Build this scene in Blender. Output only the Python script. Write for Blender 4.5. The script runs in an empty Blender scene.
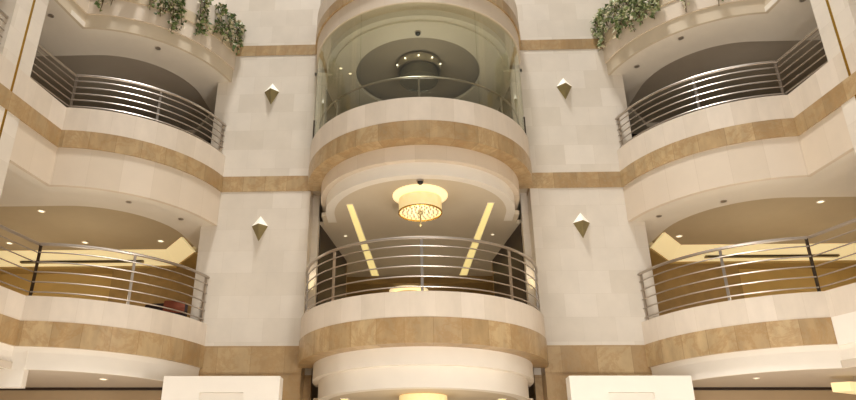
import bpy, bmesh, math, random
from mathutils import Vector, Matrix
random.seed(7)
PI = math.pi
sc = bpy.context.scene
COL = sc.collection
sc.view_settings.view_transform = 'Standard'
sc.view_settings.look = 'None'
sc.view_settings.exposure = -0.14
sc.view_settings.gamma = 1.0
sc.view_settings.use_curve_mapping = False

# ------------------------------------------------------------------ materials
def lin(c):
    return tuple((x / 12.92 if x <= 0.04045 else ((x + 0.055) / 1.055) ** 2.4) for x in c)
def rgb(r, g, b):
    return lin((r / 255, g / 255, b / 255)) + (1.0,)

def base(name, rough=0.5, metal=0.0, spec=0.5):
    m = bpy.data.materials.new(name); m.use_nodes = True
    nt = m.node_tree; b = nt.nodes['Principled BSDF']
    b.inputs['Roughness'].default_value = rough
    b.inputs['Metallic'].default_value = metal
    b.inputs['Specular IOR Level'].default_value = spec
    return m, nt, b
def N(nt, t, **kw):
    n = nt.nodes.new(t)
    for k, v in kw.items():
        n.inputs[k].default_value = v
    return n
def mixc(nt, fac, a, b, mode='MIX'):
    n = nt.nodes.new('ShaderNodeMix'); n.data_type = 'RGBA'; n.blend_type = mode
    for k, v in ((0, fac), (6, a), (7, b)):
        if isinstance(v, bpy.types.NodeSocket): nt.links.new(v, n.inputs[k])
        else: n.inputs[k].default_value = v
    return n.outputs[2]
def ramp(nt, src, stops):
    r = nt.nodes.new('ShaderNodeValToRGB')
    while len(r.color_ramp.elements) < len(stops): r.color_ramp.elements.new(0.5)
    for e, (p, c) in zip(r.color_ramp.elements, stops):
        e.position = p; e.color = c
    nt.links.new(src, r.inputs[0]); return r.outputs[0]

def stone(name, c1, c2, cm, bw, bh, off=0.5, rough=0.35, mortar=0.004, vein=None, vein_scale=2.5, veinamt=0.5, cloud=0.12, grain=1.0):
    """stone cladding: slabs laid on the surface's own metres (UV), tone differing slab to slab, soft clouds, optional veins"""
    m, nt, b = base(name, rough)
    uv = nt.nodes.new('ShaderNodeUVMap')
    br = N(nt, 'ShaderNodeTexBrick', Color1=c1, Color2=c2, Mortar=cm, Scale=1.0)
    br.inputs['Mortar Size'].default_value = mortar
    br.inputs['Mortar Smooth'].default_value = 0.2
    br.inputs['Brick Width'].default_value = bw
    br.inputs['Row Height'].default_value = bh
    br.offset = off
    nt.links.new(uv.outputs[0], br.inputs['Vector'])
    col = br.outputs['Color']
    geo = nt.nodes.new('ShaderNodeNewGeometry')
    n1 = N(nt, 'ShaderNodeTexNoise', Scale=1.7, Detail=5.0, Roughness=0.6)
    mp = nt.nodes.new('ShaderNodeMapping'); mp.inputs['Scale'].default_value = (grain, grain, 1.0)
    nt.links.new(geo.outputs['Position'], mp.inputs['Vector']); nt.links.new(mp.outputs[0], n1.inputs['Vector'])
    cl = ramp(nt, n1.outputs[0], [(0.3, (1 - cloud,) * 3 + (1,)), (0.7, (1.0, 1.0, 1.0, 1))])
    col = mixc(nt, 1.0, col, cl, 'MULTIPLY')
    if vein:
        n2 = N(nt, 'ShaderNodeTexNoise', Scale=vein_scale, Detail=9.0, Roughness=0.72, Distortion=0.5)
        nt.links.new(geo.outputs['Position'], n2.inputs['Vector'])
        f = ramp(nt, n2.outputs[0], [(0.46, (0, 0, 0, 1)), (0.5, (veinamt,) * 3 + (1,)), (0.56, (0, 0, 0, 1))])
        col = mixc(nt, f, col, vein)
    nt.links.new(col, b.inputs['Base Color'])
    return m
def plain(name, c, rough=0.6, metal=0.0, var=0.06, scale=3.0, spec=0.4):
    m, nt, b = base(name, rough, metal, spec)
    geo = nt.nodes.new('ShaderNodeNewGeometry')
    n1 = N(nt, 'ShaderNodeTexNoise', Scale=scale, Detail=4.0)
    nt.links.new(geo.outputs['Position'], n1.inputs['Vector'])
    cl = ramp(nt, n1.outputs[0], [(0.3, (1 - var,) * 3 + (1,)), (0.7, (1, 1, 1, 1))])
    nt.links.new(mixc(nt, 1.0, c, cl, 'MULTIPLY'), b.inputs['Base Color'])
    return m
def glow(name, c, strength, basec=None):
    m, nt, b = base(name, 0.5)
    b.inputs['Base Color'].default_value = basec or c
    b.inputs['Emission Color'].default_value = c
    b.inputs['Emission Strength'].default_value = strength
    return m

M = {}
M['limestone'] = stone('cream limestone cladding', rgb(228, 218, 204), rgb(217, 206, 190), rgb(208, 196, 179), 0.66, 0.5, 0.5, 0.45, 0.002, cloud=0.09)
M['parapet'] = stone('cream limestone parapet', rgb(228, 215, 199), rgb(215, 201, 183), rgb(206, 190, 170), 0.45, 9.0, 0.0, 0.5, 0.002, cloud=0.1, grain=2.5)
M['fascia'] = stone('cream limestone fascia', rgb(224, 209, 190), rgb(214, 198, 177), rgb(206, 189, 167), 0.62, 9.0, 0.0, 0.5, 0.003, cloud=0.05)
M['travertine'] = stone('honey travertine', rgb(202, 175, 133), rgb(172, 142, 100), rgb(152, 122, 84), 0.5, 9.0, 0.0, 0.35, 0.004, vein=rgb(160, 122, 74), vein_scale=1.6, veinamt=0.5, cloud=0.3, grain=3.0)
M['travertine_wall'] = stone('honey travertine wall slabs', rgb(202, 175, 133), rgb(180, 150, 108), rgb(160, 130, 90), 0.7, 0.55, 0.5, 0.35, 0.004, vein=rgb(164, 128, 80), vein_scale=1.4, veinamt=0.45, cloud=0.22, grain=1.5)
M['moulding'] = plain('pale stone moulding', rgb(208, 193, 169), 0.7, var=0.05)
M['pale_band'] = stone('pale honey stone', rgb(212, 194, 164), rgb(198, 178, 146), rgb(184, 164, 132), 0.5, 9.0, 0.0, 0.5, 0.003, cloud=0.1)
M['plaster'] = plain('white painted plaster', rgb(236, 228, 216), 0.7, var=0.03)
M['ceiling'] = plain('off white ceiling paint', rgb(230, 221, 207), 0.8, var=0.03)
M['taupe_soffit'] = plain('taupe soffit paint', rgb(196, 182, 164), 0.8, var=0.03)
M['lobby_ceiling'] = plain('beige lobby ceiling paint', rgb(212, 198, 175), 0.8, var=0.03)
M['warm_ceiling'] = plain('tan ceiling paint', rgb(192, 174, 144), 0.8, var=0.04)
M['grey_ceiling'] = plain('taupe ceiling paint', rgb(180, 168, 152), 0.8, var=0.04)
M['tan_wall'] = plain('tan wallcovering', rgb(190, 160, 100), 0.7, var=0.08)
M['golden_wall'] = plain('golden wallcovering', rgb(214, 180, 112), 0.6, var=0.08)
M['brown_wall'] = plain('brown wood veneer', rgb(172, 140, 88), 0.5, var=0.2, scale=5)
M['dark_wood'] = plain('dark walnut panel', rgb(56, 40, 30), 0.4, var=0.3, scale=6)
M['taupe_wall'] = plain('taupe wall panel', rgb(178, 154, 122), 0.6, var=0.06)
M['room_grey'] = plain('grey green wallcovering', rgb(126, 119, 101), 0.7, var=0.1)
M['steel'] = plain('brushed steel', rgb(190, 180, 170), 0.34, 1.0, var=0.06, scale=20)
M['dark_steel'] = plain('dark bronze steel', rgb(92, 80, 68), 0.3, 1.0, var=0.1, scale=20)
M['brass'] = plain('polished brass', rgb(200, 160, 70), 0.25, 1.0, var=0.05)
M['bronze'] = plain('olive bronze', rgb(150, 136, 96), 0.45, 0.35, var=0.15, scale=12)
M['floor'] = stone('polished cream marble floor', rgb(214, 200, 178), rgb(196, 180, 156), rgb(160, 140, 112), 1.0, 1.0, 0.0, 0.25, 0.006, cloud=0.1)
M['black'] = plain('black plastic', rgb(30, 28, 28), 0.3)
M['opal'] = glow('opal glass', rgb(255, 244, 222), 0.12, rgb(250, 244, 228))
M['red_cloth'] = plain('russet upholstery', rgb(126, 64, 40), 0.8, var=0.2, scale=8)
M['dark_cloth'] = plain('dark brown upholstery', rgb(44, 28, 24), 0.8, var=0.2, scale=8)
M['strip'] = glow('warm white light strip', rgb(250, 226, 150), 0.8)
M['cove'] = glow('warm lit surface glow', rgb(244, 224, 172), 0.5)  # emission stands for light falling on the cornice and the ledge
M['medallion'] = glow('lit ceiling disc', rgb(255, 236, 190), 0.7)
M['bulb'] = glow('lit bulb', rgb(255, 244, 220), 3.0)
M['lens'] = glow('lit downlight lens', rgb(255, 240, 205), 1.6)
M['lens_off'] = plain('unlit downlight lens', rgb(150, 140, 126), 0.2)
M['lens_dark'] = plain('downlight recess', rgb(120, 106, 90), 0.4)
M['crystal_lit'] = glow('lit crystal', rgb(255, 230, 180), 0.55)
M['crystal'] = plain('smoky crystal', rgb(196, 184, 158), 0.3, var=0.2, scale=30)
M['smoky'] = plain('smoky fabric', rgb(112, 104, 88), 0.4, var=0.2, scale=20)
def shade_mat():
    m = glow('cream lamp shade', rgb(255, 226, 160), 0.5, rgb(240, 220, 170))
    nt = m.node_tree; b = nt.nodes['Principled BSDF']
    geo = nt.nodes.new('ShaderNodeNewGeometry')
    n1 = N(nt, 'ShaderNodeTexNoise', Scale=14.0, Detail=3.0)
    nt.links.new(geo.outputs['Position'], n1.inputs['Vector'])
    nt.links.new(ramp(nt, n1.outputs[0], [(0.3, rgb(236, 200, 128)), (0.7, rgb(255, 232, 172))]), b.inputs['Emission Color'])
    return m
M['shade'] = shade_mat()
def glass_mat():
    m = bpy.data.materials.new('tinted green grey glass'); m.use_nodes = True
    nt = m.node_tree; nt.nodes.clear()
    out = nt.nodes.new('ShaderNodeOutputMaterial')
    tr = N(nt, 'ShaderNodeBsdfTransparent', Color=(0.87, 0.875, 0.815, 1))
    gl = N(nt, 'ShaderNodeBsdfGlossy', Roughness=0.02, Color=(0.95, 0.98, 0.92, 1))
    fr = nt.nodes.new('ShaderNodeFresnel'); geo = nt.nodes.new('ShaderNodeNewGeometry')
    mr = nt.nodes.new('ShaderNodeMapRange'); mr.inputs['To Min'].default_value = 1.5; mr.inputs['To Max'].default_value = 1 / 1.5
    nt.links.new(geo.outputs['Backfacing'], mr.inputs['Value']); nt.links.new(mr.outputs[0], fr.inputs['IOR'])
    mx = nt.nodes.new('ShaderNodeMixShader')
    nt.links.new(fr.outputs[0], mx.inputs[0]); nt.links.new(tr.outputs[0], mx.inputs[1]); nt.links.new(gl.outputs[0], mx.inputs[2])
    nt.links.new(mx.outputs[0], out.inputs[0]); return m
M['glass'] = glass_mat()
def leaf_mat(name, a, bb, c3, d, e):
    m, nt, b = base(name, 0.5)
    geo = nt.nodes.new('ShaderNodeNewGeometry')
    c = ramp(nt, geo.outputs['Random Per Island'], [(0.0, a), (0.35, bb), (0.6, c3), (0.78, d), (1.0, e)])
    nt.links.new(c, b.inputs['Base Color']); return m
M['leaf'] = leaf_mat('variegated leaves', rgb(62, 84, 42), rgb(98, 118, 64), rgb(136, 150, 98), rgb(208, 198, 166), rgb(234, 218, 200))
M['pale_leaf'] = leaf_mat('pale variegated leaves', rgb(92, 110, 66), rgb(140, 154, 104), rgb(190, 196, 152), rgb(234, 230, 202), rgb(246, 238, 220))
M['stem'] = plain('woody stem', rgb(96, 80, 48), 0.8, var=0.2)

# ------------------------------------------------------------------ mesh helpers
class MB:
    def __init__(s): s.v = []; s.f = []; s.uv = []
    def face(s, idx, uvs): s.f.append(tuple(idx)); s.uv.append(tuple(uvs))
    def quad(s, a, b, c, d, uvs):
        i = len(s.v); s.v += [a, b, c, d]; s.face((i, i + 1, i + 2, i + 3), uvs)
    def box(s, x0, x1, y0, y1, z0, z1):
        p = lambda x, y, z: (x, y, z)
        s.quad(p(x0, y0, z0), p(x1, y0, z0), p(x1, y0, z1), p(x0, y0, z1), ((x0, z0), (x1, z0), (x1, z1), (x0, z1)))
        s.quad(p(x1, y1, z0), p(x0, y1, z0), p(x0, y1, z1), p(x1, y1, z1), ((x1, z0), (x0, z0), (x0, z1), (x1, z1)))
        s.quad(p(x1, y0, z0), p(x1, y1, z0), p(x1, y1, z1), p(x1, y0, z1), ((y0, z0), (y1, z0), (y1, z1), (y0, z1)))
        s.quad(p(x0, y1, z0), p(x0, y0, z0), p(x0, y0, z1), p(x0, y1, z1), ((y1, z0), (y0, z0), (y0, z1), (y1, z1)))
        s.quad(p(x0, y0, z1), p(x1, y0, z1), p(x1, y1, z1), p(x0, y1, z1), ((x0, y0), (x1, y0), (x1, y1), (x0, y1)))
        s.quad(p(x0, y1, z0), p(x1, y1, z0), p(x1, y0, z0), p(x0, y0, z0), ((x0, y1), (x1, y1), (x1, y0), (x0, y0)))
        return s
    def sweep(s, path, prof):
        """closed profile of (offset along outward normal, z) swept along a plan path; outward = right-hand side of travel"""
        n = len(path); nr = []
        for i in range(n):
            d = []
            if i > 0: d.append((Vector(path[i]) - Vector(path[i - 1])).normalized())
            if i < n - 1: d.append((Vector(path[i + 1]) - Vector(path[i])).normalized())
            a = [Vector((e.y, -e.x)) for e in d]
            if len(a) == 2:
                mm = (a[0] + a[1]).normalized(); mm = mm / max(0.3, mm.dot(a[0]))
            else: mm = a[0]
            nr.append(mm)
        u = [0]
        for i in range(1, n): u.append(u[-1] + (Vector(path[i]) - Vector(path[i - 1])).length)
        k = len(prof)
        for j in range(k):
            (o0, z0), (o1, z1) = prof[j], prof[(j + 1) % k]
            L = math.hypot(o1 - o0, z1 - z0)
            if L < 1e-6: continue
            b = len(s.v)
            for i in range(n):
                q0 = Vector(path[i]) + nr[i] * o0; q1 = Vector(path[i]) + nr[i] * o1
                s.v += [(q0.x, q0.y, z0), (q1.x, q1.y, z1)]
            for i in range(n - 1):
                s.face((b + 2 * i, b + 2 * i + 2, b + 2 * i + 3, b + 2 * i + 1),
                       ((u[i], z0), (u[i + 1], z0), (u[i + 1], z0 + L), (u[i], z0 + L)))
        for i in (0, n - 1):
            b = len(s.v); uu = []
            for (o, z) in prof:
                q = Vector(path[i]) + nr[i] * o; s.v.append((q.x, q.y, z)); uu.append((o, z))
            s.face(range(b, b + k), uu)
        return s
    def slab(s, outer, z0, z1, holes=()):
        bm = bmesh.new()
        for loop in [outer] + list(holes):
            vs = [bm.verts.new((x, y, 0)) for x, y in loop]
            for i in range(len(vs)): bm.edges.new((vs[i], vs[(i + 1) % len(vs)]))
        bmesh.ops.triangle_fill(bm, use_beauty=True, use_dissolve=False, edges=bm.edges[:])
        bm.verts.index_update(); base_v = [v.co.copy() for v in bm.verts]
        tris = [[v.index for v in f.verts] for f in bm.faces]; bm.free()
        for z, flip in ((z0, True), (z1, False)):
            b = len(s.v); s.v += [(c.x, c.y, z) for c in base_v]
            for t in tris:
                a, bb, c = (base_v[i] for i in t)
                up = (bb - a).cross(c - a).z > 0
                t2 = t if up != flip else t[::-1]
                s.face([b + i for i in t2], [(base_v[i].x, base_v[i].y) for i in t2])
        for loop in [outer] + list(holes):
            n = len(loop); u = 0
            for i in range(n):
                p, q = loop[i], loop[(i + 1) % n]; L = math.dist(p, q)
                s.quad((*p, z0), (*q, z0), (*q, z1), (*p, z1), ((u, z0), (u + L, z0), (u + L, z1), (u, z1))); u += L
        return s
    def tube(s, pts, r, n=8, cap=True, closed=False):
        pts = [Vector(p) for p in pts]; m = len(pts); b = len(s.v)
        prev = None
        for i in range(m):
            if closed: t = (pts[(i + 1) % m] - pts[i - 1]).normalized()
            else: t = (pts[min(i + 1, m - 1)] - pts[max(i - 1, 0)]).normalized()
            if prev is None:
                a = Vector((0, 0, 1)) if abs(t.z) < 0.9 else Vector((1, 0, 0))
                x = t.cross(a).normalized()
            else: x = (prev - t * prev.dot(t)).normalized()
            prev = x; y = t.cross(x)
            for j in range(n):
                a = 2 * PI * j / n; rr = r[i] if isinstance(r, (list, tuple)) else r
                s.v.append(tuple(pts[i] + (x * math.cos(a) + y * math.sin(a)) * rr))
        for i in range(m if closed else m - 1):
            i2 = (i + 1) % m
            for j in range(n):
                j2 = (j + 1) % n
                s.face((b + i * n + j, b + i * n + j2, b + i2 * n + j2, b + i2 * n + j), ((i, j), (i, j + 1), (i + 1, j + 1), (i + 1, j)))
        if cap and not closed:
            for i, rev in ((0, True), (m - 1, False)):
                idx = [b + i * n + j for j in range(n)]
                if rev: idx = idx[::-1]
                s.face(idx, [(0, 0)] * n)
        return s
    def lathe(s, prof, cx=0, cy=0, n=32):
        """profile of (r, z) turned about a vertical axis; r = 0 closes it"""
        for j in range(len(prof) - 1):
            (r0, z0), (r1, z1) = prof[j], prof[j + 1]
            b = len(s.v)
            for i in range(n):
                a = 2 * PI * i / n
                s.v += [(cx + r0 * math.cos(a), cy + r0 * math.sin(a), z0), (cx + r1 * math.cos(a), cy + r1 * math.sin(a), z1)]
            for i in range(n):
                i2 = (i + 1) % n
                idx = (b + 2 * i, b + 2 * i2, b + 2 * i2 + 1, b + 2 * i + 1)
                if r0 < 1e-6: idx = (b + 2 * i, b + 2 * i2 + 1, b + 2 * i + 1)
                elif r1 < 1e-6: idx = (b + 2 * i, b + 2 * i2, b + 2 * i + 1)
                s.face(idx, [(i / n, 0)] * len(idx))
        return s
    def build(s, name, mat, parent=None, smooth=True, weld=False, kind=None):
        if parent:                                   # coordinates relative to the thing's base
            a = parent
            L = Vector(a.location) if a.parent is None else Vector(a.location) + Vector(a.parent.location)
            s.v = [tuple(Vector(v) - L) for v in s.v]
        me = bpy.data.meshes.new(name); me.from_pydata(s.v, [], s.f)
        ul = me.uv_layers.new(name='UVMap'); k = 0
        for uvs in s.uv:
            for q in uvs: ul.data[k].uv = q; k += 1
        if weld:
            bm = bmesh.new(); bm.from_mesh(me)
            bmesh.ops.remove_doubles(bm, verts=bm.verts[:], dist=1e-5)
            bmesh.ops.recalc_face_normals(bm, faces=bm.faces[:]); bm.to_mesh(me); bm.free()
        if smooth:
            me.polygons.foreach_set('use_smooth', [True] * len(me.polygons))
            me.set_sharp_from_angle(angle=math.radians(32))
        me.update()
        if mat: me.materials.append(M[mat])
        o = bpy.data.objects.new(name, me); COL.objects.link(o)
        if parent:
            o.parent = parent
        if kind: o['kind'] = kind
        return o
def struct(name, mb, mat, smooth=False):
    return mb.build(name, mat, None, smooth, kind='structure')
def thing(name, label, cat, loc=(0, 0, 0), group=None):
    o = bpy.data.objects.new(name, None); COL.objects.link(o); o.empty_display_size = 0.1
    o.location = loc; o['label'] = label; o['category'] = cat
    if group: o['group'] = group
    return o
def dup(root, loc, label, rotz=0.0, group=None):
    r = root.copy(); COL.objects.link(r); r.location = loc; r.rotation_euler.z = rotz; r['label'] = label
    if group: r['group'] = group
    for ch in [c for c in COL.objects if c.parent == root]:
        c = ch.copy(); COL.objects.link(c); c.parent = r
        for g in [q for q in COL.objects if q.parent == ch]:
            d = g.copy(); COL.objects.link(d); d.parent = c
    return r

# ------------------------------------------------------------------ plan of the atrium (metres, building symmetric about x = 0)
WY = 14.0                                   # face of the two limestone piers
DC, DR = 14.09, 2.49                        # middle bays: half drum
BX, BY, BR = 7.37, 14.73, 2.98              # side balconies: quarter circle
T = {1: 4.42, 2: 8.30, 3: 11.91}            # top of the travertine band at each level
SILL = {1: 4.88, 2: 8.83, 3: 12.44}
BBOT = {1: 3.97, 2: 7.92, 3: 11.63}
FBOT = {1: 3.58, 2: 7.10, 3: 10.86}
def arc(cx, cy, r, a0, a1, n): return [(cx + r * math.cos(math.radians(a0 + (a1 - a0) * i / n)), cy + r * math.sin(math.radians(a0 + (a1 - a0) * i / n))) for i in range(n + 1)]
a_end = math.degrees(math.asin((WY - DC) / DR))
DRUM = lambda r=DR: arc(0, DC, r, 180 - math.degrees(math.asin((WY - DC) / r)), 360 + math.degrees(math.asin((WY - DC) / r)), 64)   # left to right, outward on the right-hand side of travel
a_p = 180 + math.degrees(math.asin((BY - WY) / BR))
a_c = 180 + math.degrees(math.acos((BX - 7.17) / BR))
CORNER = (BX + BR * math.cos(math.radians(a_c)), BY + BR * math.sin(math.radians(a_c)))
SIDE = [(7.44, 10.20), (7.72, 8.55), (8.0, 6.9)]
ARC_R = arc(BX, BY, BR, a_p, a_c, 40)       # from pier to corner
def plan(lv, s):
    """arc from pier to corner and side line of one balcony (right-hand version); the lower right corner lies a little further in"""
    if (lv, s) != (1, 1): return a_c, ARC_R, SIDE
    ac = 180 + math.degrees(math.acos((BX - 6.93) / BR))
    return ac, arc(BX, BY, BR, a_p, ac, 40), [(7.18, 11.24), (7.44, 10.2)] + SIDE[1:]
def mir(p): return [(-x, y) for x, y in p]
def bay(side, path):                        # travel order keeps outward on the right
    return path if side > 0 else mir(path)[::-1]

# ------------------------------------------------------------------ setting
struct('floor', MB().box(-14, 14, -8, 24, -0.2, 0), 'floor')
# limestone piers with travertine courses
for s, nm in ((-1, 'left'), (1, 'right')):
    a, b = sorted((s * 2.455, s * 4.86))
    struct('wall_pier_' + nm, MB().box(a, b, WY, WY + 0.62, 3.9, 16.0), 'limestone')
    a2, b2 = sorted((s * 2.3, s * 2.52))
    struct('wall_pier_return_' + nm, MB().box(a2, b2, 14.42, 14.62, 3.9, 11.3), 'limestone')
    struct('wall_pier_return_base_' + nm, MB().box(a2, b2, 14.42, 14.62, 0, 3.9), 'travertine_wall')
    struct('wall_pier_base_' + nm, MB().box(a, b, WY, WY + 0.62, 0, 3.9), 'travertine_wall')
tn = 1
for lv in (1, 2, 3):
    for s in (-1, 1):
        a, b = sorted((s * 2.445, s * 4.86)); z0 = BBOT[lv] if lv > 1 else 3.88
        struct('trim_%d' % tn, MB().box(a, b, WY - 0.012, WY + 0.63, z0 if lv < 3 else 11.62, T[lv]), 'travertine_wall' if lv == 1 else 'travertine'); tn += 1
# side walls towards the viewer: pier of the side gallery, brass line, storeys above and below
for s, nm in ((-1, 'left'), (1, 'right')):
    fx = lambda y, o=0: (7.44 + (10.2 - y) * 0.17 + o) * s
    poly = [(fx(10.68), 10.68), (fx(9.95), 9.95), (fx(9.95, 0.6), 9.95), (fx(10.68, 0.6), 10.68)]
    struct('wall_' + nm, MB().slab(poly, SILL[1], 16.0), 'limestone')
    p2 = [(fx(10.36, -0.006), 10.36), (fx(10.31, -0.006), 10.31), (fx(10.31, 0.02), 10.31), (fx(10.36, 0.02), 10.36)]
    struct('trim_%d' % tn, MB().slab(p2, SILL[1], 16.0), 'brass'); tn += 1
    # outer wall of the galleries
    a, b = sorted((s * 12.0, s * 12.2))
    struct('wall_gallery_' + nm, MB().box(a, b, 2.0, 17.4, 0, 16.0), 'tan_wall')

# ------------------------------------------------------------------ balconies
LV = {1: 'first', 2: 'second', 3: 'third'}
B_LABEL = {
 (1, -1): 'curved cream stone balcony front left of the round bay, lower row, lit gold gallery behind',
 (1, 0): 'round projecting balcony below the lit chandelier, cream parapet over honey stone band',
 (1, 1): 'curved cream stone balcony at lower right, its honey band ending at the corner',
 (2, -1): 'curved cream stone balcony front at upper left, dark gallery behind its railing',
 (2, 0): 'round projecting balcony carrying the curved glass, honey band above white stepped rings',
 (2, 1): 'curved cream stone balcony front at upper right, dark gallery behind its railing',
 (3, -1): 'top left balcony front with trailing vines hanging over it',
 (3, 0): 'round stone ring above the curved glass at the very top',
 (3, 1): 'top right balcony front with trailing vines hanging over it'}
def hole(s):
    p = arc(7.37, 14.73, 1.93, 180, 270, 24) + [(11.2, 12.80), (11.2, 16.5), (6.2, 16.5), (5.40, 15.45)]
    return [(s * x, y) for x, y in p]
for lv in (1, 2, 3):
    for s in (-1, 1):
        AC, ARCP, SD = plan(lv, s); full = ARCP + SD
        P = bay(s, full)
        o = thing('balcony', B_LABEL[lv, s], 'balcony', (s * 5.6, 12.4, BBOT[lv]))
        t, si, bb, fb = T[lv], SILL[lv], BBOT[lv], FBOT[lv]
        MB().sweep(P, [(0, t), (0, si), (-0.22, si), (-0.22, t)]).build('parapet', 'parapet', o)
        if (lv, s) == (1, 1):
            MB().sweep(bay(s, ARCP), [(0.012, bb), (0.012, t), (-0.2, t), (-0.2, bb)]).build('stone_band', 'travertine', o)
            MB().sweep(bay(s, ARCP[-1:] + SD), [(0.0, bb - 0.03), (0.0, t), (-0.2, t), (-0.2, bb - 0.03)]).build('side_panel', 'plaster', o)
        else:
            MB().sweep(P, [(0.012, bb), (0.012, t), (-0.2, t), (-0.2, bb)]).build('stone_band', 'travertine' if lv < 3 else 'pale_band', o)
        if lv == 1:
            # white cove under the band, swelling inwards
            pr = [(-0.04, bb), (-0.06, bb - 0.1), (-0.06, fb), (-0.12, fb), (-0.12, bb)]
            MB().sweep(P, pr).build('fascia', 'plaster', o)
        elif lv == 2:
            MB().sweep(P, [(-0.015, fb), (-0.015, bb), (-0.1, bb), (-0.1, fb)]).build('fascia', 'fascia', o)
        else:
            MB().sweep(P, [(-0.01, 11.2), (-0.01, bb), (-0.25, bb), (-0.25, 11.2)]).build('fascia', 'fascia', o)
            MB().sweep(P, [(-0.04, fb), (-0.04, 11.2), (-0.1, 11.2), (-0.1, fb)]).build('moulding', 'moulding', o)
        # soffit ring with its circular opening, then the raised ceiling above it
        cor = [(s * x, y) for x, y in full]
        ins = [(s * x, y) for x, y in arc(BX, BY, BR - 0.07, a_p, AC, 40) + [(x + 0.1, y) for x, y in SD]]
        outer = ins + [(s * 11.9, 6.9), (s * 11.9, 17.2), (s * 4.87, 17.2), (s * 4.87, 14.0)]
        if lv > 1:
            MB().slab(outer, fb + 0.002, fb + 0.12, [hole(s)]).build('soffit', 'ceiling', o, smooth=False)
        else:
            MB().slab(outer, fb + 0.002, fb + 0.12).build('soffit', 'taupe_soffit', o, smooth=False)
        if lv > 1:
            ex = [(s * x, y) for x, y in arc(7.37, 14.73, 2.15, 180, 270, 16) + [(11.6, 12.58), (11.6, 16.9), (5.22, 16.9)]]
            z = fb + (0.2 if lv == 2 else 0.26)
            struct('ceiling', MB().slab(ex, z, z + 0.08), 'warm_ceiling' if lv == 2 else 'grey_ceiling')
        struct('floor_gallery', MB().slab([(s * (x + 0.2), y + 0.16) for x, y in full[:41]] + [(s * 11.9, 12.0), (s * 11.9, 17.2), (s * 4.7, 17.2), (s * 4.7, 15.0)], t - 0.25, t - 0.05), 'floor')
    # middle bay
    o = thing('balcony', B_LABEL[lv, 0], 'balcony', (0, DC - DR, BBOT[lv]))
    t, si, bb = T[lv], SILL[lv], BBOT[lv]
    P = DRUM()
    MB().sweep(P, [(0, t), (0, si), (-0.2, si), (-0.2, t)]).build('parapet', 'parapet', o)
    MB().sweep(P, [(0.012, bb), (0.012, t), (-0.32, t), (-0.32, bb)]).build('stone_band', 'travertine', o)
    if lv < 3:
        z1 = {1: 3.66, 2: 7.60}[lv]; z2 = {1: 3.29, 2: 7.33}[lv]
        ext = lambda q: [(-q, 14.45)] + DRUM(q) + [(q, 14.45)]
        MB().sweep(ext(2.2), [(0, z1), (0, bb + 0.02), (-0.3, bb + 0.02), (-0.3, z1)]).build('upper_ring', 'plaster' if lv == 1 else 'fascia', o)
        MB().sweep(ext(2.08), [(0, z2), (0, z1 + 0.03), (-0.19, z1 + 0.03), (-0.19, z2)]).build('lower_ring', 'plaster', o)
        struct('ceiling_lobby', MB().box(-4.5, 4.5, 18.6, 22.2, z2 - 0.19, z2 + 0.1), 'brown_wall')
        struct('ceiling', MB().slab(DRUM(1.9) + [(2.19, 14.1), (2.19, 14.64), (4.5, 14.64), (4.5, 18.6), (-4.5, 18.6), (-4.5, 14.64), (-2.19, 14.64), (-2.19, 14.1)], z2 + 0.005, z2 + 0.1), 'lobby_ceiling')
    else:
        MB().sweep(P, [(-0.03, 11.2), (-0.03, bb), (-0.3, bb), (-0.3, 11.2)]).build('fascia', 'fascia', o)
        MB().sweep(DRUM(2.2), [(0.0, 11.05), (0.0, bb), (-0.2, bb), (-0.2, 11.05)]).build('inner_ring', 'plaster', o)
        struct('ceiling', MB().slab(DRUM(2.05) + [(2.5, 14.0), (2.5, 17.0), (-2.5, 17.0), (-2.5, 14.0)], 11.0, 11.08, [arc(0, 14.09, 1.5, 0, 360 - 360 / 48, 47)]), 'ceiling')
        struct('ceiling', MB().slab(arc(0, 14.09, 1.7, 0, 360 - 360 / 32, 31), 11.32, 11.4), 'grey_ceiling')
    struct('floor_bay', MB().slab(DRUM(2.15) + [(2.45, 14.0), (2.45, 14.6), (4.5, 14.6), (4.5, 22.2), (-4.5, 22.2), (-4.5, 14.6), (-2.45, 14.6), (-2.45, 14.0)], t - 0.3, t - 0.05), 'floor')

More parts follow.
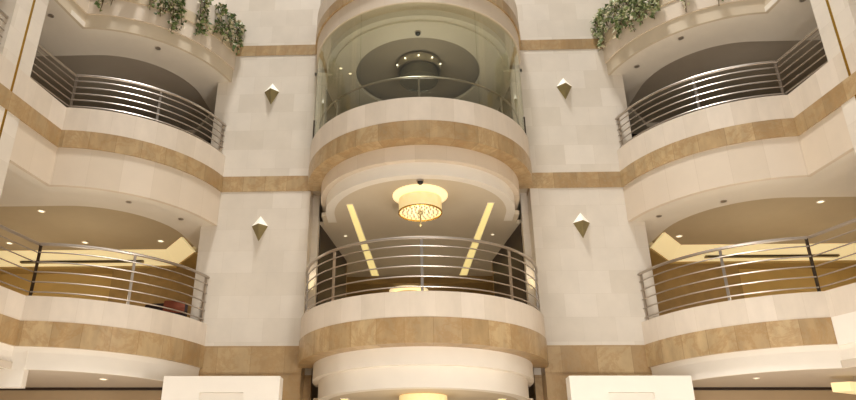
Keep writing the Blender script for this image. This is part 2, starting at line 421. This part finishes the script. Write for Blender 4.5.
# ------------------------------------------------------------------ gallery interiors
for s, nm in ((-1, 'left'), (1, 'right')):
    X = lambda a, b: tuple(sorted((s * a, s * b)))
    # level one: wood partition, golden wall, luminous cornice
    struct('wall_partition_' + nm, MB().box(*X(4.7, 7.85), 16.5, 16.7, T[1], 6.98), 'brown_wall')
    struct('wall_back_' + nm, MB().box(*X(7.85, 11.98), 16.9, 17.1, T[1], 6.98), 'golden_wall')
    struct('wall_end_' + nm, MB().box(*X(4.72, 4.86), 14.62, 16.5, T[1], 7.1), 'brown_wall')
    struct('ceiling', MB().slab([(s * x, y) for x, y in ((4.7, 15.42), (5.43, 15.42), (6.2, 16.42), (11.9, 16.42), (11.9, 17.1), (4.7, 17.1))], 6.94, 6.99), 'tan_wall')
    c = thing('glowing_cornice', 'long pale yellow lit cornice along the back of the lower %s gallery' % nm, 'light', (s * 8.0, 16.2, 6.99))
    path = [(5.43, 15.42), (6.2, 16.42), (11.15, 16.42)]
    MB().sweep(path[::-1] if s > 0 else mir(path), [(0.0, 6.99), (-0.36, 7.30), (-0.30, 7.30), (0.06, 6.99)]).build('diffuser', 'cove', c, smooth=False)  # cornice face made to glow in place of the cove's light on it
    v = thing('air_grille', 'thin dark slot in the lit cornice of the lower %s gallery' % nm, 'vent', (s * 8.4, 16.1, 7.05))
    MB().box(*X(7.0, 10.2), 16.25, 16.36, 7.045, 7.09).build('frame', 'bronze', v, smooth=False)
    for k in range(2): MB().box(*X(7.05, 10.15), 16.24, 16.251, 7.05 + 0.02 * k, 7.06 + 0.02 * k).build('louvre', 'dark_wood', v, smooth=False)
    # level two: unlit gallery
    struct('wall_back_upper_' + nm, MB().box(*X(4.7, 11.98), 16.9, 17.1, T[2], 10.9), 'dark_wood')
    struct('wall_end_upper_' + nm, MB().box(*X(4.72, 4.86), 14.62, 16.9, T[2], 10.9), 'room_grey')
    struct('wall_back_top_' + nm, MB().box(*X(2.5, 11.98), 17.0, 17.2, T[3], 16.0), 'limestone')
    # ground floor: wall under the gallery with a dark head trim
    struct('wall_ground_' + nm, MB().box(*X(4.86, 11.9), 14.0, 14.2, 0, 3.53), 'taupe_wall')
    struct('trim_%d' % tn, MB().box(*X(4.86, 11.9), 13.95, 14.2, 3.53, 3.58), 'dark_wood'); tn += 1
    # lobby behind the middle bays
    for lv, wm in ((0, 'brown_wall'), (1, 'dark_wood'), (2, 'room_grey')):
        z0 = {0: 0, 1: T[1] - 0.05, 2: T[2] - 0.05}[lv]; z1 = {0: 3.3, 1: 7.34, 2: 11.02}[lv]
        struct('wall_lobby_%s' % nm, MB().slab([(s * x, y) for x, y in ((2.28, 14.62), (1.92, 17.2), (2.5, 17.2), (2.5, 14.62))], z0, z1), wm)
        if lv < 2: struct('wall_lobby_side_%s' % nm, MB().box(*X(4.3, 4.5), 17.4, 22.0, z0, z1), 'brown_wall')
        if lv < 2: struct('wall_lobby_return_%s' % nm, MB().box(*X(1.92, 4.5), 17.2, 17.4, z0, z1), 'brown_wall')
struct('wall_lobby_back', MB().box(-4.5, 4.5, 22.0, 22.2, 0, 7.34), 'brown_wall')
struct('wall_lobby_back_upper', MB().box(-2.5, 2.5, 16.8, 17.0, T[2] - 0.05, 11.02), 'room_grey')
struct('wall_bulkhead', MB().box(-8.6, -6.95, 11.83, 11.98, 3.27, 3.94), 'plaster')

# ------------------------------------------------------------------ white portal boxes at the foot of the piers
for s, nm in ((-1, 'left'), (1, 'right')):
    X = lambda a, b: tuple(sorted((s * a, s * b)))
    o = thing('portal', 'white box portal standing before the foot of the %s stone pier' % nm, 'portal', (s * 3.5, 12.2, 0))
    m = MB(); m.box(*X(2.5, 4.56), 12.1, 12.4, 3.22, 3.50); m.box(*X(2.5, 3.13), 12.1, 12.4, 0, 3.22); m.box(*X(3.9, 4.56), 12.1, 12.4, 0, 3.22)
    m.build('surround', 'plaster', o, smooth=False)
    MB().box(*X(3.13, 3.9), 12.125, 12.36, 0, 3.215).build('door_panel', 'plaster', o, smooth=False)

# ------------------------------------------------------------------ railings
def off_path(path, d):
    n = len(path); out = []
    for i in range(n):
        a = Vector(path[max(i - 1, 0)]); b = Vector(path[min(i + 1, n - 1)]); t = (b - a).normalized()
        nn = Vector((t.y, -t.x)); out.append(tuple(Vector(path[i]) + nn * d))
    return out
def post(o, x, y, z0, z1, ang, mat, w=0.05, d=0.03):
    ca, sa = math.cos(ang), math.sin(ang)
    q = lambda u, v: (x + u * ca - v * sa, y + u * sa + v * ca)
    p = MB().slab([q(-w / 2, -d / 2), q(w / 2, -d / 2), q(w / 2, d / 2), q(-w / 2, d / 2)], z0, z1).build('post', mat, o, smooth=False)
    MB().lathe([(0, z0 + 0.012), (0.06, z0 + 0.012), (0.06, z0), (0, z0)], x, y, 14).build('base_plate', mat, p)
def railing(label, path, z0, z1, post_idx, nbar=5, mat='steel', group=None, pm='steel', rr=0.03, corner=None):
    mid = path[len(path) // 2]
    o = thing('railing', label, 'railing', (mid[0], mid[1], z0), group)
    MB().tube([(x, y, z1 - rr) for x, y in path], rr, 10).build('handrail', mat, o)
    for k in range(nbar):
        z = z0 + (z1 - z0 - rr) * (k + 0.5) / (nbar + 0.35)
        MB().tube([(x, y, z) for x, y in path], 0.0135, 8).build('bar', mat, o)
    for i in post_idx:
        x, y = path[i]; a = Vector(path[max(i - 1, 0)]); b = Vector(path[min(i + 1, len(path) - 1)])
        t = b - a; n = Vector((t.y, -t.x)).normalized() * -0.03
        post(o, x + n.x, y + n.y, z0, z1 - rr, math.atan2(t.y, t.x), 'dark_steel' if i == corner else pm)
    return o
for lv, ztop in ((1, 5.93), (2, 9.68)):
    for s, nm in ((-1, 'left'), (1, 'right')):
        row = 'lower' if lv == 1 else 'upper'
        ac = plan(lv, s)[0]
        arcp = bay(s, arc(BX, BY, BR - 0.08, a_p - 0.5, ac - 0.6, 40))
        mid = 23 if s > 0 else 19
        railing('curved steel railing of the %s %s balcony' % (row, nm), arcp, SILL[lv], ztop, [1, mid, 40] if s > 0 else [0, mid, 39], corner=(40 if s > 0 else 0) if lv == 1 else None)
        c = arc(BX, BY, BR - 0.08, a_p, ac, 40)[-1]
        e = (7.44 + (10.2 - 10.7) * 0.17 + 0.09, 10.7)
        st = [c, ((c[0] * 2 + e[0]) / 3, (c[1] * 2 + e[1]) / 3), ((c[0] + 2 * e[0]) / 3, (c[1] + 2 * e[1]) / 3), e]
        railing('straight steel railing from the corner of the %s %s balcony to the side pillar' % (row, nm), bay(s, st), SILL[lv], ztop, [3] if s > 0 else [0])
    if lv == 2:
        st = [(-7.57, 9.95), (-7.75, 8.9), (-7.93, 7.85), (-8.1, 6.9)]
        railing('steel railing at the very top left edge, beyond the pillar with the brass line', st[::-1], SILL[2], ztop, [1], pm='dark_steel')
Pm = DRUM(2.42)
railing('semicircular steel railing of the round middle balcony', Pm, SILL[1], 5.93, [2, 16, 32, 48, 62])
# glass bay and the single handrail behind it
Ph = DRUM(2.3)
o = thing('handrail', 'single curved steel handrail behind the curved glass', 'railing', (0, DC - 2.3, SILL[2]))
MB().tube([(x, y, 9.42) for x, y in Ph[1:-1]], 0.022, 8).build('rail', 'steel', o)
for i in (14, 32, 50): MB().tube([(Ph[i][0], Ph[i][1], SILL[2]), (Ph[i][0], Ph[i][1], 9.42)], 0.02, 8).build('post', 'steel', o)
o = thing('curved_glazing', 'tall curved glass screen closing the upper round bay', 'window', (0, DC - 2.42, SILL[2]))
PG = DRUM(2.42)
for k in range(6):
    i0 = [0, 9, 21, 32, 43, 55][k]; i1 = [9, 21, 32, 43, 55, 64][k]
    seg = PG[i0:i1 + 1]
    # thin clear joint between panes
    MB().sweep(seg, [(0.006, SILL[2] + 0.004), (0.006, 11.2), (-0.006, 11.2), (-0.006, SILL[2] + 0.004)]).build('glass_pane', 'glass', o)
for i in (2, 62):
    x, y = PG[i]; MB().box(x - 0.03, x + 0.03, y - 0.03, y + 0.03, SILL[2], 9.6).build('jamb', 'dark_steel', o, smooth=False)

# ------------------------------------------------------------------ wall sconces
def sconce(label, x, z):
    o = thing('wall_sconce', label, 'wall lamp', (x, WY, z), 'diamond wall sconces on the piers')
    w, d = 0.18, 0.17
    L, R, F = (x - w, WY, z), (x + w, WY, z), (x, WY - d, z)
    top, bot = (x, WY, z + 0.24), (x, WY, z - 0.36)
    m = MB(); m.v = [L, F, R, top]; m.face((0, 1, 3), [(0, 0)] * 3); m.face((1, 2, 3), [(0, 0)] * 3); m.face((0, 3, 2), [(0, 0)] * 3); m.face((0, 2, 1), [(0, 0)] * 3)
    m.build('glass_top', 'opal', o, smooth=False)
    m = MB(); m.v = [L, F, R, bot]; m.face((0, 3, 1), [(0, 0)] * 3); m.face((1, 3, 2), [(0, 0)] * 3); m.face((0, 2, 3), [(0, 0)] * 3); m.face((0, 1, 2), [(0, 0)] * 3)
    m.build('metal_cup', 'bronze', o, smooth=False)
    return o
sconce('diamond bronze and white wall sconce on left pier, beside the curved glass', -3.52, 10.56)
sconce('diamond bronze and white wall sconce on right pier, beside the curved glass', 3.46, 10.56)
sconce('diamond bronze and white wall sconce on left pier, level with the lit chandelier', -3.54, 7.08)
sconce('diamond bronze and white wall sconce on right pier, level with the lit chandelier', 3.50, 7.08)

# ------------------------------------------------------------------ chandeliers and ceiling lights
def lit_chandelier(label, x, y, zc, disc=True, drop_h=0.1):
    o = thing('chandelier', label, 'chandelier', (x, y, zc))
    R, zt, zb = 0.44, zc - drop_h, zc - drop_h - 0.3
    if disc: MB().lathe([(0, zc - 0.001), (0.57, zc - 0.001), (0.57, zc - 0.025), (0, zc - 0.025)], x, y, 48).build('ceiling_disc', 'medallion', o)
    MB().tube([(x, y, zc - 0.02), (x, y, zb + 0.02)], 0.02, 8).build('rod', 'steel', o)
    MB().lathe([(R, zt), (R, zb), (R - 0.01, zb), (R - 0.01, zt), (R, zt)], x, y, 48).build('shade', 'shade', o)
    MB().lathe([(R + 0.012, zb + 0.02), (R + 0.012, zb - 0.005), (R - 0.015, zb - 0.005), (R - 0.015, zb + 0.02), (R + 0.012, zb + 0.02)], x, y, 48).build('rim', 'brass', o)
    MB().lathe([(0, zb + 0.06), (R - 0.02, zb + 0.06), (R - 0.02, zb + 0.05), (0, zb + 0.05)], x, y, 40).build('diffuser', 'crystal_lit', o)
    drop = None
    for r, n in ((0.36, 22), (0.27, 16), (0.18, 11), (0.09, 6)):
        for k in range(n):
            a = 2 * PI * (k + r) / n; px, py = x + r * math.cos(a), y + r * math.sin(a)
            if drop is None:
                drop = MB().lathe([(0, zc + 0.03), (0.022, zc), (0, zc - 0.05)], x, y, 6).build('crystal_drop', 'crystal', o, smooth=False)
                q = drop
            else:
                q = drop.copy(); COL.objects.link(q)
            q.location = (px - x, py - y, zb + 0.02 - zc)
    MB().lathe([(0, zb + 0.05), (0.05, zb + 0.04), (0.06, zb), (0.02, zb - 0.03), (0.012, zb - 0.22), (0.03, zb - 0.26), (0, zb - 0.3)], x, y, 12).build('finial', 'bronze', o)
    return o
ch = lit_chandelier('lit cream drum chandelier under the ceiling of the round middle balcony', 0, 13.0, 7.33)
lit_chandelier('lit cream drum chandelier half cut off at the bottom edge', 0, 13.0, 3.29, False, 0.015)
dup(ch, (-0.3, 19.35, 7.14), 'far lit chandelier disc just above the middle parapet')
# unlit crystal chandelier behind the glass
o = thing('chandelier', 'unlit smoky crystal chandelier with small bulbs behind the curved glass', 'chandelier', (0.03, 14.0, 11.32))
x, y = 0.03, 14.0
MB().lathe([(0, 11.319), (0.12, 11.319), (0.12, 11.29), (0, 11.29)], x, y, 20).build('canopy', 'steel', o)
MB().tube([(x, y, 11.3), (x, y, 10.85)], 0.02, 8).build('rod', 'steel', o)
MB().lathe([(0.52, 11.24), (0.52, 11.03), (0.49, 11.03), (0.49, 11.24), (0.52, 11.24)], x, y, 40).build('crystal_ring', 'crystal', o)
for z in (11.24, 11.03): MB().lathe([(0.535, z + 0.012), (0.535, z - 0.012), (0.48, z - 0.012), (0.48, z + 0.012), (0.535, z + 0.012)], x, y, 40).build('hoop', 'steel', o)
MB().lathe([(0.45, 11.08), (0.45, 10.78), (0.44, 10.78), (0.44, 11.08), (0.45, 11.08)], x, y, 40).build('drum', 'smoky', o)
MB().lathe([(0, 10.82), (0.44, 10.82), (0.44, 10.8), (0, 10.8)], x, y, 40).build('drum_base', 'smoky', o)
for k in range(10):
    a = 2 * PI * k / 10 + 0.3
    mb = MB().lathe([(0, 0.022), (0.018, 0.012), (0.022, 0), (0.018, -0.012), (0, -0.022)], x + 0.545 * math.cos(a), y + 0.545 * math.sin(a), 8)
    for i, q in enumerate(mb.v): mb.v[i] = (q[0], q[1], q[2] + 11.15)
    mb.build('bulb', 'bulb', o)
# strips in the lobby ceilings
for zc, word in ((7.33, 'of the round middle balcony'), (3.29, 'beside the cut off chandelier at bottom')):
    for s, nm in ((-1, 'left'), (1, 'right')):
        o = thing('light_strip', 'pale yellow ceiling light strip, %s one %s' % (nm, word), 'light', (s * 1.4, 16.0, zc))
        p = [(s * 1.44, 13.42), (s * 1.56, 13.42), (s * 1.33, 18.45), (s * 1.13, 18.45)]
        MB().slab(p, zc - 0.014, zc).build('diffuser', 'strip', o, smooth=False)
        p = [(s * 1.42, 13.40), (s * 1.58, 13.40), (s * 1.35, 18.47), (s * 1.11, 18.47)]
        MB().slab(p, zc - 0.008, zc + 0.004).build('frame', 'plaster', o, smooth=False)
# lamps on the return of the piers in the lit lobby
for s, nm in ((-1, 'left'), (1, 'right')):
    o = thing('wall_lamp', 'small glowing wall lamp behind the %s end of the middle railing' % nm, 'wall lamp', (s * 2.4, 14.5, 5.8))
    MB().box(*sorted((s * 2.50, s * 2.52)), 14.25, 14.41, 5.7, 5.95).build('back_plate', 'brass', o, smooth=False)
    MB().lathe([(0, 5.72), (0.06, 5.73), (0.085, 5.9), (0.08, 5.9), (0, 5.76)], s * 2.40, 14.33, 16).build('shade', 'medallion', o)
    MB().tube([(s * 2.40, 14.33, 5.72), (s * 2.50, 14.33, 5.74)], 0.012, 6).build('arm', 'brass', o)
# ceiling sensors
for z, y, lab in ((7.33, 12.28, 'small black dome sensor on the ceiling above the lit chandelier'), (11.0, 12.40, 'small black dome sensor on the ceiling behind the curved glass')):
    o = thing('ceiling_sensor', lab, 'sensor', (0, y, z))
    MB().lathe([(0, z), (0.075, z), (0.07, z - 0.03), (0, z - 0.03)], 0, y, 18).build('mount', 'steel', o)
    MB().lathe([(0.06, z - 0.03), (0.055, z - 0.06), (0.03, z - 0.085), (0, z - 0.09)], 0, y, 16).build('dome', 'black', o)
# downlights
def downlight(label, x, y, z, lit, r=0.085, group=None):
    o = thing('downlight', label, 'ceiling light', (x, y, z), group)
    MB().lathe([(r, z + 0.001), (r, z - 0.012), (r * 0.72, z - 0.012), (r * 0.72, z + 0.001), (r, z + 0.001)], x, y, 20).build('trim_ring', 'plaster' if lit else 'steel', o)
    MB().lathe([(r * 0.72, z - 0.004), (0, z - 0.004)], x, y, 20).build('lens', 'lens' if lit else 'lens_off', o)
Z1c = FBOT[2] + 0.2
for x, y, nm in ((-8.28, 13.52, 'lit round downlight in tan ceiling of lower left gallery, nearest the left corner'),
                 (-6.3, 15.45, 'lit round downlight in tan ceiling of lower left gallery, nearest the stone pier'),
                 (-8.2, 15.5, 'faint round downlight in lower left gallery just above the railing'),
                 (-10.1, 15.5, 'faint round downlight in lower left gallery at the left picture edge'),
                 (6.12, 15.45, 'lit round downlight in tan ceiling of lower right gallery, nearest the stone pier'),
                 (8.34, 13.48, 'lit round downlight in tan ceiling of lower right gallery, above the railing corner')):
    downlight(nm, x, y, Z1c, True)
for x, y, z, nm in ((-5.96, 12.64, FBOT[2], 'tiny spotlight in the pale soffit under the upper left balcony, middle of the curve'),
                    (-5.18, 13.58, FBOT[2], 'tiny spotlight in the pale soffit under the upper left balcony, next to the pier'),
                    (6.11, 12.95, FBOT[2] - 0.0, 'tiny spotlight in the pale soffit under the upper right balcony, middle of the curve'),
                    (5.06, 13.7, FBOT[2], 'tiny spotlight in the pale soffit under the upper right balcony, next to the pier'),
                    (-5.85, 12.59, FBOT[3], 'tiny spotlight in the soffit below the left vines'),
                    (-7.72, 11.4, FBOT[3], 'tiny spotlight in the soffit at far upper left, above the straight railing'),
                    (5.75, 12.62, FBOT[3], 'tiny spotlight in the soffit below the right vines'),
                    (5.1, 13.66, FBOT[3], 'tiny spotlight in the soffit above the inner end of the upper right railing'),
                    (7.76, 11.45, FBOT[3], 'tiny spotlight in the soffit at far upper right, above the straight railing')):
    downlight(nm, x, y, z, False, 0.06)
downlight('lit round downlight under the lower left balcony', -6.0, 12.9, FBOT[1], True)
downlight('pale round downlight under the lower right balcony', 6.0, 12.85, FBOT[1], True, 0.06)
downlight('small lit spotlight left of the lit chandelier, beyond the left light strip', -1.77, 15.3, 7.33, True, 0.05)
downlight('small lit spotlight right of the lit chandelier, beyond the right light strip', 1.73, 15.3, 7.33, True, 0.05)
downlight('tiny lit spotlight behind the curved glass, left of its pair', -1.83, 13.70, 11.0, True, 0.05)
downlight('tiny lit spotlight behind the curved glass, right of its pair', -1.63, 13.93, 11.0, True, 0.05)
# bright ledges at the edges of the picture
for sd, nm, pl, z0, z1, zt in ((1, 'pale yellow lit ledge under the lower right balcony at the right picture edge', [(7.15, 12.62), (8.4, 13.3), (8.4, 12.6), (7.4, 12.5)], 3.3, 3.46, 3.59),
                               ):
    o = thing('glowing_ledge', nm, 'light', (sd * 7.8, 12.8, zt))
    MB().slab(pl, z0, z1).build('diffuser', 'cove', o, smooth=False)  # ledge body glows in place of the light falling on it
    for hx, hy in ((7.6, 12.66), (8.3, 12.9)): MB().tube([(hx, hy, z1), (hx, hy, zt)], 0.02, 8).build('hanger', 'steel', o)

# ------------------------------------------------------------------ sofa glimpsed behind the lower left railing
o = thing('armchair', 'dark brown armchair glimpsed behind the lower left railing, beside the pier', 'armchair', (-5.28, 14.0, T[1] - 0.05))
z = T[1] - 0.05
MB().box(-5.66, -4.90, 13.68, 14.4, z + 0.12, z + 0.48).build('seat', 'dark_cloth', o, smooth=False)
MB().sweep([(-5.74, 13.72), (-5.55, 13.63), (-5.28, 13.60), (-5.02, 13.63), (-4.84, 13.72)], [(0.0, z + 0.12), (0.03, z + 0.72), (0.0, z + 0.86), (-0.06, z + 0.88), (-0.12, z + 0.84), (-0.14, z + 0.12)]).build('backrest', 'dark_cloth', o)
for xx in (-5.72, -4.84): MB().box(xx - 0.06, xx + 0.06, 13.78, 14.4, z + 0.12, z + 0.55).build('armrest', 'dark_cloth', o, smooth=False)
for xx in (-5.68, -4.88):
    for yy in (13.78, 14.34): MB().tube([(xx, yy, z), (xx, yy, z + 0.13)], 0.03, 8).build('leg', 'dark_wood', o)
cu = MB().sweep([(-5.30, 13.60), (-5.16, 13.61), (-5.02, 13.63), (-4.90, 13.69)], [(0.045, z + 0.66), (0.05, z + 0.78), (0.02, z + 0.905), (-0.06, z + 0.935), (-0.14, z + 0.88), (-0.16, z + 0.6), (-0.145, z + 0.6), (-0.125, z + 0.85), (-0.06, z + 0.89), (0.005, z + 0.87), (0.035, z + 0.76)]).build('blanket', 'red_cloth')
cu['label'] = 'russet blanket over the back of the dark armchair behind lower left railing'; cu['category'] = 'blanket'

# ------------------------------------------------------------------ trailing vines over the top balconies
def vine(label, cx, cy, zb, dense, side, seed):
    rnd = random.Random(seed)
    # outward direction from the balcony circle
    v = Vector((cx - side * BX, cy - BY, 0)).normalized(); ox = Vector((side * BX, BY, 0)) + v * (BR + 0.05)
    o = thing('trailing_vine', label, 'plant', (ox.x, ox.y, SILL[3]), 'trailing vines on the %s top balcony' % ('left' if side < 0 else 'right'))
    ztop = SILL[3] + 0.02
    stems = MB(); leaves = MB()
    ns = 2 if dense < 60 else 4
    tng = Vector((-v.y, v.x, 0))
    for k in range(ns):
        off = (k - (ns - 1) / 2) * (0.04 if dense < 60 else 0.06) + rnd.uniform(-0.02, 0.02)
        zend = zb + (rnd.uniform(0.0, 0.3) if k else 0.0)
        pts = [ox + tng * off - v * 0.18 + Vector((0, 0, ztop)), ox + tng * off - v * 0.06 + Vector((0, 0, ztop + 0.05)), ox + tng * off + Vector((0, 0, ztop - 0.02))]
        nseg = 10
        for q in range(1, nseg + 1):
            f = q / nseg
            pts.append(ox + tng * (off + 0.03 * math.sin(f * 6 + k * 2 + seed)) + v * (0.04 + 0.05 * math.sin(f * 5 + k)) + Vector((0, 0, ztop + (zend - ztop) * f)))
        stems.tube(pts, 0.009, 5)
        nl = int(dense * (ztop - zend) / ns * 1.35) + 6
        for q in range(nl):
            f = rnd.random(); i = min(int(f * (len(pts) - 1)), len(pts) - 2); g = f * (len(pts) - 1) - i
            p = pts[i].lerp(pts[i + 1], g) + tng * rnd.gauss(0, 0.035) + v * abs(rnd.gauss(0, 0.04))
            L = rnd.uniform(0.07, 0.14); w = L * rnd.uniform(0.3, 0.45)
            d = (Vector((rnd.uniform(-1, 1), rnd.uniform(-1, 1), rnd.uniform(-1.3, 0.3))) + v * 0.6).normalized()
            sd = d.cross(Vector((rnd.uniform(-1, 1), rnd.uniform(-1, 1), rnd.uniform(-1, 1)))).normalized(); up = d.cross(sd) * 0.15
            b = len(leaves.v)
            leaves.v += [tuple(p), tuple(p + d * L * 0.4 + sd * w + up * L), tuple(p + d * L), tuple(p + d * L * 0.4 - sd * w + up * L), tuple(p + d * L * 0.45)]
            leaves.face((b, b + 4, b + 1), [(0, 0)] * 3); leaves.face((b + 1, b + 4, b + 2), [(0, 0)] * 3)
            leaves.face((b + 2, b + 4, b + 3), [(0, 0)] * 3); leaves.face((b + 3, b + 4, b), [(0, 0)] * 3)
    stems.build('stem', 'stem', o); leaves.build('leaves', 'leaf' if side < 0 else 'pale_leaf', o, smooth=False)
LVN = [(-6.86, 11.73, 11.25, 40), (-6.64, 11.77, 11.4, 26), (-6.28, 11.88, 11.72, 60), (-5.91, 12.07, 11.5, 36), (-5.66, 12.21, 11.42, 110), (-5.46, 12.36, 11.1, 120), (-5.02, 12.80, 11.3, 110), (-4.76, 13.2, 11.6, 120), (-4.6, 13.5, 11.55, 110), (-4.47, 13.83, 11.6, 100)]
RVN = [(4.46, 13.85, 11.5, 120), (4.58, 13.55, 11.85, 130), (4.70, 13.27, 11.45, 130), (4.85, 13.03, 11.55, 140), (4.96, 12.88, 11.32, 140), (5.09, 12.72, 11.4, 130), (5.27, 12.54, 11.35, 110), (5.76, 12.15, 11.2, 36), (6.35, 11.86, 11.12, 26)]
ordn = ['first', 'second', 'third', 'fourth', 'fifth', 'sixth', 'seventh', 'eighth', 'ninth', 'tenth']
for i, (x, y, zb, d) in enumerate(LVN):
    vine('%s variegated trailing vine on the top left balcony, %s counted from the far left' % ('sparse' if d < 60 else 'bushy', ordn[i]), x, y, zb, d, -1, 10 + i)
for i, (x, y, zb, d) in enumerate(RVN):
    vine('%s variegated trailing vine on the top right balcony, %s counted from the middle pier' % ('sparse' if d < 60 else 'bushy', ordn[i]), x, y, zb, d, 1, 40 + i)

# ------------------------------------------------------------------ lights
w = bpy.data.worlds.new('atrium daylight'); sc.world = w; w.use_nodes = True
bg = w.node_tree.nodes['Background']; bg.inputs[0].default_value = rgb(255, 247, 236); bg.inputs[1].default_value = 0.4
def lamp(name, kind, loc, energy, color=(1, 0.87, 0.70), size=0.2, rot=None, spot=None):
    l = bpy.data.lights.new(name, kind); l.energy = energy; l.color = color
    if kind == 'AREA': l.shape = 'DISK'; l.size = size
    else: l.shadow_soft_size = size
    if spot: l.spot_size = math.radians(spot); l.spot_blend = 0.8
    o = bpy.data.objects.new(name, l); COL.objects.link(o); o.location = loc
    if rot: o.rotation_euler = rot
    return o
WARM = (1, 0.89, 0.70)
lamp('skylight', 'AREA', (-1.5, 6.0, 44), 17500, (1, 0.98, 0.95), 4.0)
lamp('lobby_fill', 'POINT', (1.5, 5.5, 2.0), 720, (1, 0.975, 0.94), 0.6)  # added unseen fill from below for soffits and rings
for s in (-1, 1): lamp('lobby_fill', 'POINT', (s * 3.2, 8.0, 1.0), 110, (1, 0.97, 0.93), 0.4)  # further added low fill towards the ring undersides
lamp('atrium_fill', 'POINT', (4.5, 1.0, 9.0), 380, (1, 0.98, 0.95), 0.8)  # added soft fill near the camera, lifts the right side
for s in (-1, 1):
    lamp('gallery_lamp', 'POINT', (s * 7.6, 14.4, 5.5), 42, WARM, 0.25)
    lamp('gallery_lamp', 'POINT', (s * 9.8, 15.2, 5.8), 26, WARM, 0.2)
    lamp('ground_fill', 'POINT', (s * 6.2, 10.6, 1.2), 120, (1, 0.97, 0.93), 0.3)  # added unseen low fill for the white undersides of the side balconies
    lamp('pier_lamp', 'POINT', (s * 2.36, 14.25, 6.05), 1, WARM, 0.06)
    lamp('upper_gallery_fill', 'POINT', (s * 7.6, 13.6, 9.6), 9, (1, 0.94, 0.85), 0.3)  # added faint fill to lift the recess; this gallery is unlit
lamp('chandelier_lamp', 'POINT', (0, 13.0, 6.6), 14, WARM, 0.2)
lamp('chandelier_lamp', 'POINT', (0, 13.0, 2.2), 14, WARM, 0.2)
lamp('lobby_deep_fill', 'POINT', (0, 20.5, 5.6), 14, WARM, 0.3)
lamp('lobby_deep_fill', 'POINT', (0, 17.0, 4.9), 30, WARM, 0.3)  # added fill to lift the brown walls deep in the lobby
lamp('bay_fill', 'POINT', (0, 13.0, 9.7), 34, (1, 0.96, 0.86), 0.3)  # added fill to brighten the room behind the curved glass

# ------------------------------------------------------------------ camera
yaw, pitch, roll, F, cx, cy = -0.04495, 0.402144, 0.0065087, 686.54, -43.12, 8.96
f = Vector((math.sin(yaw) * math.cos(pitch), math.cos(yaw) * math.cos(pitch), math.sin(pitch)))
r = Vector((math.cos(yaw), -math.sin(yaw), 0)); u = r.cross(f)
r2 = r * math.cos(roll) + u * math.sin(roll); u2 = -r * math.sin(roll) + u * math.cos(roll)
cam = bpy.data.cameras.new('camera'); co = bpy.data.objects.new('camera', cam); COL.objects.link(co)
mat = Matrix((( r2.x, u2.x, -f.x, -0.143), (r2.y, u2.y, -f.y, 0.0), (r2.z, u2.z, -f.z, 1.5), (0, 0, 0, 1)))
co.matrix_world = mat
cam.sensor_width = 36.0; cam.sensor_fit = 'HORIZONTAL'; cam.lens = F * 36 / 856
cam.shift_x = -cx / 856; cam.shift_y = cy / 856
sc.camera = co
